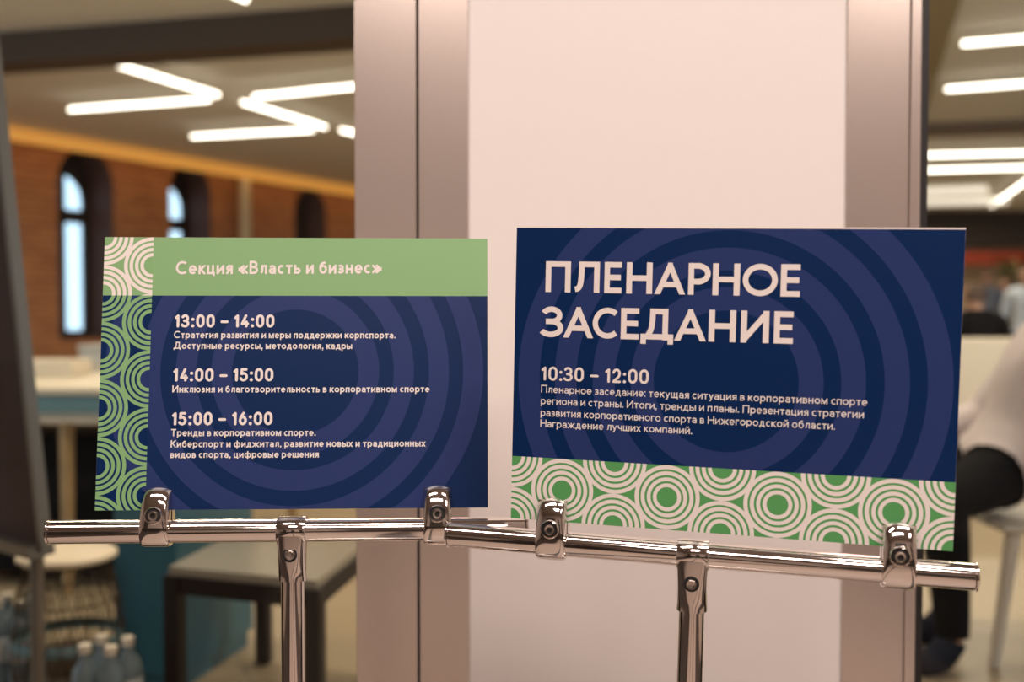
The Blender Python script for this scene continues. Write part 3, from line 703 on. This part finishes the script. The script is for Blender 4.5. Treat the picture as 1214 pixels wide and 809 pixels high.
# ------------------------------------------------------------------ people
SKIN = mat('skin', (0.50, 0.27, 0.18, 1), 0.55)
def person(loc, label, sk, hair_col, clothes, s=1.0, rotz=0.0):
    """sk: joints (x right, y forward, z up) of the pose; one continuous skinned body, clothes as shells over it"""
    t = empty('person', loc, label, 'person'); t.rotation_euler = (0, 0, rotz)
    V, R, G, Eg = [], [], [], []
    def v(p, r, g, par=None):
        V.append(Vector(p)*s); R.append(r*s); G.append(g); i = len(V)-1
        if par is not None: Eg.append((par, i))
        return i
    J = {k: Vector(q) for k, q in sk.items()}
    pel = v(J['pelvis'], 0.125, 'hip')
    wa = v(J['pelvis'].lerp(J['chest'], .5), 0.118, 'torso', pel)
    ch = v(J['chest'], 0.132, 'torso', wa)
    ub = v(J['chest'].lerp(J['neck'], .62), 0.095, 'torso', ch)
    nk = v(J['neck'], 0.050, 'neck', ub)
    up = (J['head']-J['neck']).normalized(); fw = Vector(sk.get('look', (0, 1, 0))).normalized()
    jw = v(J['neck'] + up*0.075 + fw*0.012, 0.056, 'head', nk)
    m1 = v(J['head'] + fw*0.012, 0.078, 'head', jw)
    v(J['head'] + up*0.062 - fw*0.006, 0.068, 'head', m1)
    ns = v(J['head'] - up*0.028 + fw*0.084, 0.016, 'head', m1); v(J['head'] - up*0.036 + fw*0.102, 0.010, 'head', ns)
    sd = fw.cross(up).normalized()
    for q in (-1, 1):
        e = v(J['head'] - up*0.015 + sd*q*0.074, 0.016, 'head', m1); v(J['head'] - up*0.005 + sd*q*0.088 - fw*0.01, 0.011, 'head', e)
    for q in 'lr':
        sh, el, wr = J['shoulder_'+q], J['elbow_'+q], J['wrist_'+q]
        a = v(sh, 0.062, 'torso', ub); b = v(sh.lerp(el, .35), 0.050, 'arm', a); c = v(el, 0.041, 'arm', b); d = v(el.lerp(wr, .4), 0.039, 'fore', c); e = v(wr, 0.026, 'hand', d)
        dr = (wr-el).normalized(); sdv = dr.cross(Vector((0.3, 0.2, 1))).normalized(); pn = dr.cross(sdv)
        pm = v(wr + dr*0.055, 0.028, 'hand', e)
        for f in range(4):
            o = (f-1.5)*0.019; ln = (0.062, 0.074, 0.070, 0.054)[f]
            k1 = v(wr + dr*0.092 + sdv*o, 0.0098, 'hand', pm); k2 = v(wr + dr*(0.092+ln*.5) + sdv*o*1.05 + pn*0.010, 0.0088, 'hand', k1); v(wr + dr*(0.092+ln*.85) + sdv*o*1.05 + pn*0.030, 0.0076, 'hand', k2)
        k1 = v(wr + dr*0.040 - sdv*0.036, 0.0115, 'hand', e); v(wr + dr*0.080 - sdv*0.056 + pn*0.01, 0.0095, 'hand', k1)
        hp, kn, an, to = J['hip_'+q], J['knee_'+q], J['ankle_'+q], J['toe_'+q]
        a = v(hp, 0.092, 'hip', pel); b = v(hp.lerp(kn, .5), 0.078, 'leg', a); c = v(kn, 0.060, 'leg', b); d = v(kn.lerp(an, .35), 0.056, 'leg', c)
        d2 = v(kn.lerp(an, .78), 0.044, 'shin', d); d3 = v(kn.lerp(an, .93), 0.040, 'shin', d2); e = v(an + Vector((0, 0, -0.005)), 0.034, 'ankle', d3); v(an.lerp(to, .4) + Vector((0, 0, -0.03)), 0.038, 'foot_'+q, e); v(to, 0.028, 'foot_'+q, len(V)-1)
    me = bpy.data.meshes.new('body'); me.from_pydata(V, Eg, [])
    ob = bpy.data.objects.new('body', me); COL.objects.link(ob)
    ob.modifiers.new('s', 'SKIN').use_smooth_shade = True
    sub = ob.modifiers.new('d', 'SUBSURF'); sub.levels = 2; sub.render_levels = 2
    for i, sv in enumerate(me.skin_vertices[0].data): sv.radius = (R[i], R[i]); sv.use_root = (i == 0)
    dgr = bpy.context.evaluated_depsgraph_get(); nm = bpy.data.meshes.new_from_object(ob.evaluated_get(dgr))
    bpy.data.objects.remove(ob)
    nm.materials.clear(); nm.materials.append(SKIN)
    # eyes and mouth as small dark and red areas of the same skin surface
    nm.materials.append(mat('eye_dark', (0.03, 0.02, 0.015, 1), 0.3)); nm.materials.append(mat('lips', (0.36, 0.13, 0.10, 1), 0.5))
    hd = J['head']*s
    for p in nm.polygons:
        q = p.center - hd; a, b, c = q.dot(up)/s, q.dot(sd)/s, q.dot(fw)/s
        if c > 0.045 and abs(a-0.006) < 0.010 and 0.020 < abs(b) < 0.046: p.material_index = 1
        if c > 0.035 and abs(a+0.068) < 0.009 and abs(b) < 0.026: p.material_index = 2
    body = bpy.data.objects.new('body', nm); COL.objects.link(body); body.parent = t
    kd = []
    for (i, j) in Eg: kd.append((V[i], V[j], G[j], R[i], R[j]))
    def group_of(p):
        best = (9, None)
        for a, b, g, ra, rb in kd:
            ab = b-a; f = max(0, min(1, (p-a).dot(ab)/max(ab.length_squared, 1e-9)))
            d = (p-(a+ab*f)).length - (ra+(rb-ra)*f)
            if d < best[0]: best = (d, g)
        return best[1]
    grp = [group_of(v_.co) for v_ in nm.vertices]
    def shell(name, test, off, m, need=any):
        b = NB(); b.from_mesh(nm); b.verts.ensure_lookup_table(); b.normal_update()
        keep = [f for f in b.faces if need(test(grp[w.index], w.co) for w in f.verts)]
        kill = [f for f in b.faces if f not in set(keep)]
        mv = [(w, w.normal.copy()) for w in b.verts]
        bmesh.ops.delete(b, geom=kill, context='FACES')
        for w, n in mv:
            if w.is_valid: w.co += n*off
        bmesh.ops.delete(b, geom=[w for w in b.verts if not w.link_faces], context='VERTS')
        for f in b.faces: f.material_index = 0; f.smooth = True
        me2 = bpy.data.meshes.new(name); b.to_mesh(me2); b.free(); me2.materials.append(m)
        o = bpy.data.objects.new(name, me2); COL.objects.link(o); o.parent = t
    for nme, gs, off, m in clothes: shell(nme, lambda g, c, gs=gs: g in gs, off, m)
    shell('hair', lambda g, c: g == 'head' and ((c-hd).dot(up)/s > 0.038 or ((c-hd).dot(fw)/s < -0.015 and (c-hd).dot(up)/s > -0.085)), 0.012*s, mat('hair_'+hair_col, {'brown': (0.07, 0.035, 0.018, 1), 'dark': (0.015, 0.01, 0.008, 1), 'fair': (0.25, 0.15, 0.07, 1)}[hair_col], 0.6), all)
    return t
def fab(n, c=None): return mat('cloth_'+n, c, 0.9, bump=0.2, bscale=120, spec=0.1)
STAND = dict(pelvis=(0, 0, .95), chest=(0, .01, 1.26), neck=(0, 0, 1.47), head=(0, .02, 1.62), shoulder_l=(-.18, 0, 1.40), shoulder_r=(.18, 0, 1.40), elbow_l=(-.24, -.02, 1.12), elbow_r=(.24, -.02, 1.12),
  wrist_l=(-.22, .10, .90), wrist_r=(.22, .10, .90), hip_l=(-.09, 0, .90), hip_r=(.09, 0, .90), knee_l=(-.10, .03, .50), knee_r=(.10, .03, .50), ankle_l=(-.11, 0, .09), ankle_r=(.11, 0, .09), toe_l=(-.13, .16, .03), toe_r=(.13, .16, .03))
SIT = dict(pelvis=(0, 0, .55), chest=(0, .02, .86), neck=(0, .03, 1.07), head=(0, .06, 1.215), shoulder_l=(-.18, .02, 1.0), shoulder_r=(.18, .02, 1.0), elbow_l=(-.25, .10, .74), elbow_r=(.25, .10, .74),
  wrist_l=(-.16, .31, .68), wrist_r=(.16, .31, .68), hip_l=(-.10, .03, .53), hip_r=(.10, .03, .53), knee_l=(-.13, .45, .52), knee_r=(.13, .45, .52), ankle_l=(-.13, .42, .09), ankle_r=(.13, .42, .09), toe_l=(-.14, .58, .03), toe_r=(.14, .58, .03))
TOPS = ('torso', 'arm', 'fore'); LEGS = ('hip', 'leg', 'shin')
BLK, DEN = fab('black', (0.006, 0.006, 0.007, 1)), fab('navy', (0.02, 0.03, 0.07, 1))
p = at(1160, 369, 7.9)
person((p.x, p.y, 0.0), 'person in a black jacket seated behind the cream bench, brown hair, seen from behind', SIT, 'brown', [('jacket', TOPS, 0.018, BLK), ('trousers', LEGS, 0.01, DEN)], 1.02)
p = at(1218, 369, 10.6)
person((p.x, p.y, 0.0), 'person in a pale blue shirt standing far behind the seated person in black', STAND, 'dark', [('shirt', TOPS, 0.015, fab('pale_blue', (0.52, 0.58, 0.66, 1))), ('trousers', LEGS, 0.01, DEN)], 0.92, PI*0.8)
p = at(1170, 369, 15.0)
person((p.x, p.y, 0.0), 'distant person in a grey blue top standing in front of the far wall', STAND, 'dark', [('shirt', TOPS, 0.015, fab('slate', (0.20, 0.22, 0.28, 1))), ('trousers', LEGS, 0.01, BLK)], 1.0, PI)
p = at(1190, 369, 17.0)
person((p.x, p.y, 0.0), 'farthest person in a tan top standing in front of the far wall', STAND, 'dark', [('shirt', TOPS, 0.015, fab('tan', (0.45, 0.30, 0.17, 1))), ('trousers', LEGS, 0.01, BLK)], 0.98, PI*1.1)
# seated near the right pane, facing left, leaning back in a white chair
near = dict(pelvis=(1.64, 3.34, .605), chest=(1.70, 3.33, .82), neck=(1.79, 3.36, 1.06), head=(1.84, 3.37, 1.20), look=(-1, -.15, 0),
  shoulder_l=(1.71, 3.18, .93), shoulder_r=(1.79, 3.52, .95), elbow_l=(1.76, 3.08, .68), elbow_r=(1.62, 3.56, .72), wrist_l=(1.80, 3.04, .44), wrist_r=(1.34, 3.50, .66),
  hip_l=(1.53, 3.23, .575), hip_r=(1.55, 3.43, .575), knee_l=(1.285, 3.06, .525), knee_r=(1.38, 3.34, .53), ankle_l=(1.315, 3.06, .10), ankle_r=(1.43, 3.36, .10), toe_l=(1.19, 3.02, .035), toe_r=(1.30, 3.32, .035))
o_ = Vector((1.66, 3.33, 0))
near = {k: (Vector(q) - o_ if k != 'look' else Vector(q)) for k, q in near.items()}
person(o_ + Vector((0.03, 0, 0)), 'person in a white shirt and black trousers seated sideways near the right pane', near, 'dark',
       [('trousers', ('leg', 'shin'), 0.014, BLK), ('shirt', TOPS + ('hip',), 0.026, fab('lilac_white', (0.50, 0.44, 0.44, 1))), ('shoe', ('foot_l',), 0.012, fab('dark_shoe', (0.012, 0.014, 0.022, 1))), ('shoe', ('foot_r',), 0.012, fab('dark_shoe'))])

# ------------------------------------------------------------------ furniture on the right
CREAM = mat('cream_upholstery', (0.58, 0.50, 0.39, 1), 0.7, bump=0.1)
WHITEP = mat('white_plastic', (0.50, 0.46, 0.39, 1), 0.4)
c = at(1235, 480, 6.4)
t = empty('bench', (c.x, c.y, 0), 'long cream high-backed bench in front of the person in black', 'bench')
bm = NB(); box(bm, -1.0, 1.0, 0.0, 0.16, 0.12, 0.93, 0.03); link('backrest', bm, CREAM, t, True)
bm = NB(); box(bm, -1.0, 1.0, -0.5, -0.005, 0.30, 0.46, 0.03); link('seat', bm, CREAM, t, True)
bm = NB(); box(bm, -0.98, 0.98, -0.46, 0.0, 0.10, 0.295, 0.01); link('base', bm, mat('grey_beige_plinth', (0.40, 0.36, 0.28, 1), 0.6), t)
for x in (-0.9, 0.9):
    for y in (-0.4, 0.1):
        bm = NB(); cyl(bm, (x, y, 0), (x, y, 0.13), 0.02, 0.025, n=12); link('leg', bm, DARKW, t)
c = (1.76, 3.33, 0)
t = empty('chair', c, 'white chair with splayed legs under the person in the white shirt', 'chair')
bm = NB(); box(bm, -0.25, 0.22, -0.24, 0.24, 0.415, 0.44, 0.012); link('seat', bm, WHITEP, t, True)
bm = NB(); loft(bm, [[Vector((0.21 + 0.22*f + 0.03*math.cos(2.2*y/0.24) - 0.03, y, 0.44 + 0.42*f)) for y in [-0.24 + 0.48*i/10 for i in range(11)]] + [Vector((0.235 + 0.22*f + 0.03*math.cos(2.2*y/0.24) - 0.03, y, 0.44 + 0.42*f)) for y in [0.24 - 0.48*i/10 for i in range(11)]] for f in (0, .25, .5, .75, 1)])
link('backrest', bm, WHITEP, t, True)
for x, y in ((-0.2, -0.2), (-0.2, 0.2), (0.18, -0.2), (0.18, 0.2)):
    bm = NB(); cyl(bm, (x*1.35, y*1.15, 0), (x, y, 0.416), 0.016, 0.024, n=12); link('leg', bm, WHITEP, t, True)
# banner and board on the far wall
t = empty('banner', (10.4, 22.17, 2.12), 'red banner hanging under the dark bulkhead on the far wall', 'banner')
bm = NB(); box(bm, -1.3, 1.3, -0.01, 0.01, 0.0, 0.30); link('cloth', bm, fab('red', (0.36, 0.06, 0.03, 1)), t)
bm = NB(); cyl(bm, (-1.35, 0, 0.31), (1.35, 0, 0.31), 0.015, n=10); link('rod', bm, DARKW, t)
t = empty('plant', (10.2, 20.5, 0), 'tall olive green potted plant standing before the far wall at the right', 'plant')
bm = NB(); lathe(bm, [(0, 0), (0.2, 0), (0.26, 0.45), (0.22, 0.45), (0.2, 0.4), (0, 0.4)], n=20, cap=False); link('pot', bm, WHITEP, t, True)
bm = NB()
for i in range(70):
    a, h, l = random.uniform(0, 2*PI), random.uniform(0.6, 2.1), random.uniform(0.35, 0.65)
    d = Vector((math.cos(a), math.sin(a), random.uniform(0.1, 0.7))); b0 = Vector((0, 0, h)); w = Vector((-d.y, d.x, 0))*0.06
    q = [b0, b0+d*l*.5+w, b0+d*l-Vector((0, 0, .1)), b0+d*l*.5-w]; bm.faces.new([bm.verts.new(x) for x in q])
tube(bm, [(0, 0, .4), (0.03, 0, 1.2), (0, 0.02, 2.1)], 0.025)
link('foliage', bm, mat('olive_leaf', (0.10, 0.10, 0.03, 1), 0.6), t)

# ------------------------------------------------------------------ furniture on the left
WOOD = mat('pale_wood', (0.52, 0.34, 0.16, 1), 0.55, var=0.4, bscale=9)
TEAL = mat('teal_paint', (0.035, 0.13, 0.18, 1), 0.4)
TBLUE = mat('dusty_blue_apron', (0.13, 0.24, 0.26, 1), 0.6)
def work_table(c, w, d, label, leg_x, rz=0.0):
    t = empty('table', (c.x, c.y, 0), label, 'table', rot=(0, 0, rz))
    bm = NB(); box(bm, -w/2, w/2, 0, d, 0.735, 0.762, 0.004); link('tabletop', bm, mat('cream_tabletop', (0.62, 0.54, 0.41, 1), 0.45), t)
    bm = NB(); box(bm, -w/2+0.01, w/2-0.01, 0.004, 0.03, 0.672, 0.735); link('apron', bm, TBLUE, t)
    bm = NB(); box(bm, -w/2+0.02, w/2-0.02, 0.01, 0.05, 0.635, 0.672); link('rail', bm, mat('cream_tabletop'), t)
    for x in leg_x:
        for y in (0.05, d-0.06):
            bm = NB(); cyl(bm, (x*1.03, y, 0), (x, y, 0.64), 0.021, 0.03, n=14); link('leg', bm, WOOD, t, True)
    return t
c = at(85, 470, 3.85)
tb = work_table(c, 1.35, 1.0, 'cream table with a dusty blue apron and pale wooden legs, left pane', (-0.045, 0.6, -0.6), -0.03)
tb.scale.z = 1.06
c2 = at(150, 440, 6.1)
work_table(c2, 1.5, 0.8, 'cream table standing behind the nearer table with the blue apron', (-0.65, 0.65))
bm = NB(); box(bm, -0.22, 0.22, 0, 0.3, 0, 0.10, 0.01)
t = empty('carton', (c2.x-0.12, c2.y+0.12, 0.763), 'flat white carton lying on the rear cream table under the arched window', 'box')
link('carton_base', bm, WHITEP, t); bm = NB(); box(bm, -0.225, 0.225, -0.005, 0.305, 0.102, 0.13, 0.004); link('lid', bm, WHITEP, t)
c = at(46, 430, 4.5)
t = empty('paper_stack', (c.x, c.y, 0.809), 'stack of cream paper on the near table next to the leaning board', 'paper')
bm = NB()
for i in range(6):
    o = random.uniform(-.006, .006); box(bm, -0.15+o, 0.15+o, 0, 0.21, i*0.012, i*0.012+0.0115)
link('sheets', bm, mat('paper', (0.64, 0.56, 0.44, 1), 0.8), t)
c = at(80, 550, 4.08)
t = empty('equipment_case', (c.x, c.y, 0), 'black equipment case standing in the shade under the near cream table', 'case')
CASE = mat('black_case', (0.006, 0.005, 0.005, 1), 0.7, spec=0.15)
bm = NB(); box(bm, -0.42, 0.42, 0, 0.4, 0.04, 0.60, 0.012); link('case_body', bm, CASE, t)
for x in (-0.25, 0.25):
    bm = NB(); box(bm, x-0.03, x+0.03, -0.012, 0.001, 0.40, 0.46, 0.004); link('latch', bm, mat('dull_steel', (0.1, 0.09, 0.08, 1), 0.4, 1.0), t)
for x in (-0.38, 0.38):
    for y in (0.04, 0.36):
        bm = NB(); lathe(bm, [(0, 0), (0.03, 0), (0.026, 0.042), (0, 0.042)], (x, y, 0), n=12, cap=False); link('foot', bm, CASE, t)
# round wire basket table with a white lid and folded cloth inside
c = onz(80, 656, 0.45); R_ = 0.127
t = empty('basket_table', (c.x, c.y, 0), 'round wire basket table with a cream top beside the teal plinth', 'side table')
bm = NB(); lathe(bm, [(0, 0.434), (R_-0.008, 0.434), (R_, 0.440), (R_, 0.449), (R_-0.008, 0.456), (0, 0.456)], n=48, cap=False); link('tabletop', bm, mat('cream_top', (0.72, 0.60, 0.44, 1), 0.5), t, True)
WIRE = mat('bronze_wire', (0.10, 0.07, 0.045, 1), 0.4, 0.8)
bm = NB()
def rb(z): f = z/0.432; return R_*(0.80 + 0.34*math.sin(PI*min(1, f*0.9+0.08)))*(0.98)
for i in range(22):
    for s_ in (-1, 1):
        pts = []
        for k in range(13):
            z = 0.01 + 0.422*k/12; a = 2*PI*i/22 + s_*k/12*0.9; pts.append((rb(z)*math.cos(a), rb(z)*math.sin(a), z))
        tube(bm, pts, 0.0016, 5, cap=False)
for z in (0.01, 0.11, 0.22, 0.33, 0.43):
    pts = [(rb(z)*math.cos(2*PI*k/36), rb(z)*math.sin(2*PI*k/36), z) for k in range(37)]; tube(bm, pts, 0.0026, 6, cap=False)
link('wire_basket', bm, WIRE, t, True)
bm = NB(); lathe(bm, [(rb(.22)-0.006, 0.235), (rb(.22)+0.001, 0.225), (rb(.22)+0.001, 0.212), (rb(.22)-0.006, 0.205)], n=40, cap=False); link('blue_band', bm, TBLUE, t, True)
t2 = empty('folded_cloth', (c.x, c.y, 0.014), 'folded tan cloth lying inside the wire basket table', 'cloth')
CL = mat('tan_cloth', (0.17, 0.12, 0.075, 1), 0.9, bump=0.4, bscale=40)
for k in range(3):
    bm = NB(); r = 0.086 - 0.004*k
    lathe(bm, [(0, 0.062*k), (r-0.012, 0.062*k), (r, 0.062*k+0.02), (r, 0.062*k+0.042), (r-0.012, 0.062*k+0.060), (0, 0.062*k+0.060)], n=30, cap=False); link('fold', bm, CL, t2, True)
# water bottles in shrink packs
PET = mat('bluish_bottle_plastic', (0.14, 0.18, 0.20, 1), 0.2, spec=0.6)
CAPM = mat('white_cap', (0.62, 0.54, 0.44, 1), 0.5)
LABM = mat('pale_label', (0.42, 0.44, 0.45, 1), 0.5)
b0 = empty('water_bottle', (0, 0, 0), 'x', 'bottle')
bm = NB(); lathe(bm, [(0, 0.0), (0.030, 0.0), (0.034, 0.006), (0.034, 0.09), (0.031, 0.10), (0.034, 0.11), (0.034, 0.19), (0.028, 0.225), (0.014, 0.245), (0.013, 0.262), (0, 0.262)], n=20, cap=False); link('bottle_body', bm, PET, b0, True)
bm = NB(); lathe(bm, [(0, 0.263), (0.0155, 0.263), (0.016, 0.266), (0.0155, 0.283), (0, 0.284)], n=18, cap=False); link('cap', bm, CAPM, b0, True)
bm = NB(); lathe(bm, [(0.0346, 0.115), (0.0352, 0.116), (0.0352, 0.182), (0.0346, 0.183)], n=20, cap=False); link('wrapper', bm, LABM, b0, True)
first = True
def pack(px, py, z, rows, cols, rz, where, ranks):
    global first
    o = onz(px, py, z)
    for r in range(rows):
        for k in range(cols):
            b = b0 if first else copy_tree(b0); first = False
            x, y = (k-(cols-1)/2)*0.0715, r*0.0715
            b.location = (o.x + x*math.cos(rz) - y*math.sin(rz), o.y + x*math.sin(rz) + y*math.cos(rz), 0.0)
            b['label'] = 'water bottle, ' + ranks[r] % (('left', 'right') if cols == 2 else ('left', 'middle', 'right'))[k] + ' of the pack ' + where
            b['group'] = 'water bottles in packs'
pack(116, 765, 0.284, 2, 2, -0.2, 'by the teal plinth', ('%s in front row', '%s in back row'))
pack(-6, 712, 0.284, 2, 3, 0.0, 'under the flip chart', ('%s in front row', '%s in back row'))
# teal plinth
K = Vector((-0.955, 2.86, 0)); dY = Vector((0.215, 0.977, 0)); dX = Vector((0.977, -0.215, 0))
t = empty('plinth', K, 'teal blue plinth standing behind the dark low table', 'plinth', rot=(0, 0, math.atan2(dX.y, dX.x)))
bm = NB(); box(bm, -0.20, 0.0, 0.0, 0.47, 0.05, 1.0, 0.006); link('plinth_body', bm, TEAL, t)
bm = NB(); box(bm, -0.185, -0.015, 0.015, 0.455, 0.0, 0.05); link('kick_base', bm, TEAL, t)
bm = NB(); box(bm, -0.21, 0.01, -0.01, 0.48, 1.0, 1.022, 0.004); link('plinth_top', bm, TEAL, t)
# dark low table: square legs, rails and a greyish top
q = [onz(193, 674, 0.45), onz(379, 692, 0.45)]
q.append(Vector((-0.795, 3.17, 0.45))); q.append(q[2] + q[1] - q[0])
for v_ in q: v_.z = 0
t = empty('low_table', q[0], 'dark framed low table with a greyish top in front of the teal plinth', 'table')
DK = mat('dark_brown_frame', (0.014, 0.009, 0.007, 1), 0.55, spec=0.2)
ex = (q[1]-q[0]).normalized(); ey = (q[2]-q[0]).normalized()
def obox(bm, p, a, la, b, lb, z0, z1):
    r0 = [p, p+a*la, p+a*la+b*lb, p+b*lb]
    loft(bm, [[Vector((v.x, v.y, z0)) for v in r0], [Vector((v.x, v.y, z1)) for v in r0]])
lw = 0.045; lx = (q[1]-q[0]).length; ly = (q[2]-q[0]).length; Z0 = Vector((0, 0, 0))
bm = NB(); obox(bm, Z0+ex*0.012+ey*0.012, ex, lx-0.024, ey, ly-0.024, 0.431, 0.452); link('tabletop', bm, mat('greige_gloss_top', (0.25, 0.22, 0.175, 1), 0.22), t)
for a, b in ((0, 0), (1, 0), (0, 1), (1, 1)):
    bm = NB(); obox(bm, Z0 + ex*(a*(lx-lw)) + ey*(b*(ly-lw)), ex, lw, ey, lw, 0, 0.43); link('leg', bm, DK, t)
for p_, a, la in ((ex*lw, ex, lx-2*lw), (ex*lw + ey*(ly-lw), ex, lx-2*lw), (ey*lw, ey, ly-2*lw), (ey*lw + ex*(lx-lw), ey, ly-2*lw)):
    bm = NB(); b = ey if a is ex else ex; obox(bm, p_ + b*0.006, a, la, b, lw-0.012, 0.385, 0.43); link('rail', bm, DK, t)
# back of a flip chart easel at the far left
e0, e1 = Vector((-1.064, 2.30, 0.55)), Vector((-1.131, 2.21, 1.75)); wd = Vector((-0.8, 0.6, 0)); nb = wd.cross((e1-e0).normalized()).normalized()
if nb.y > 0: nb = -nb
t = empty('flip_chart', (e0.x-0.27, e0.y+0.2, 0), 'tall flip chart easel seen from its dark back at the far left behind the glass', 'flip chart')
o = t.location
ALU = mat('dull_aluminium', (0.22, 0.19, 0.16, 1), 0.35, 0.7)
def slab(bm, s0, s1, f0, f1, n0, n1):
    r = lambda n: [e0 + wd*s + (e1-e0)*f + nb*n - o for s, f in ((s0, f0), (s1, f0), (s1, f1), (s0, f1))]
    loft(bm, [r(n0), r(n1)])
bm = NB(); slab(bm, 0.018, 0.66, 0.012, 0.99, -0.012, 0.006); link('board_back', bm, mat('maroon_board_back', (0.060, 0.034, 0.028, 1), 0.6, spec=0.2), t)
for s0, s1 in ((0, 0.018), (0.66, 0.678)):
    bm = NB(); slab(bm, s0, s1, 0, 1, -0.016, 0.010); link('frame_rail', bm, ALU, t)
bm = NB(); slab(bm, 0.02, 0.66, -0.012, 0.012, -0.03, 0.03); link('pen_tray', bm, ALU, t)
for s0 in (0.10, 0.60):
    bm = NB(); b = e0 + wd*s0 - o; tube(bm, [b + Vector((0, 0, 0.02)) - nb*0.03, b + Vector((-0.01, 0, 0)) - Vector((0, 0, e0.z-0.005)) - nb*0.04], 0.016, 12); link('leg', bm, ALU, t, True)
bm = NB(); b = e0 + wd*0.33 + (e1-e0)*0.8 + nb*0.03 - o; tube(bm, [b, Vector((b.x, b.y, 0.005-o.z)) + nb*0.42], 0.014, 12); link('rear_leg', bm, ALU, t, True)
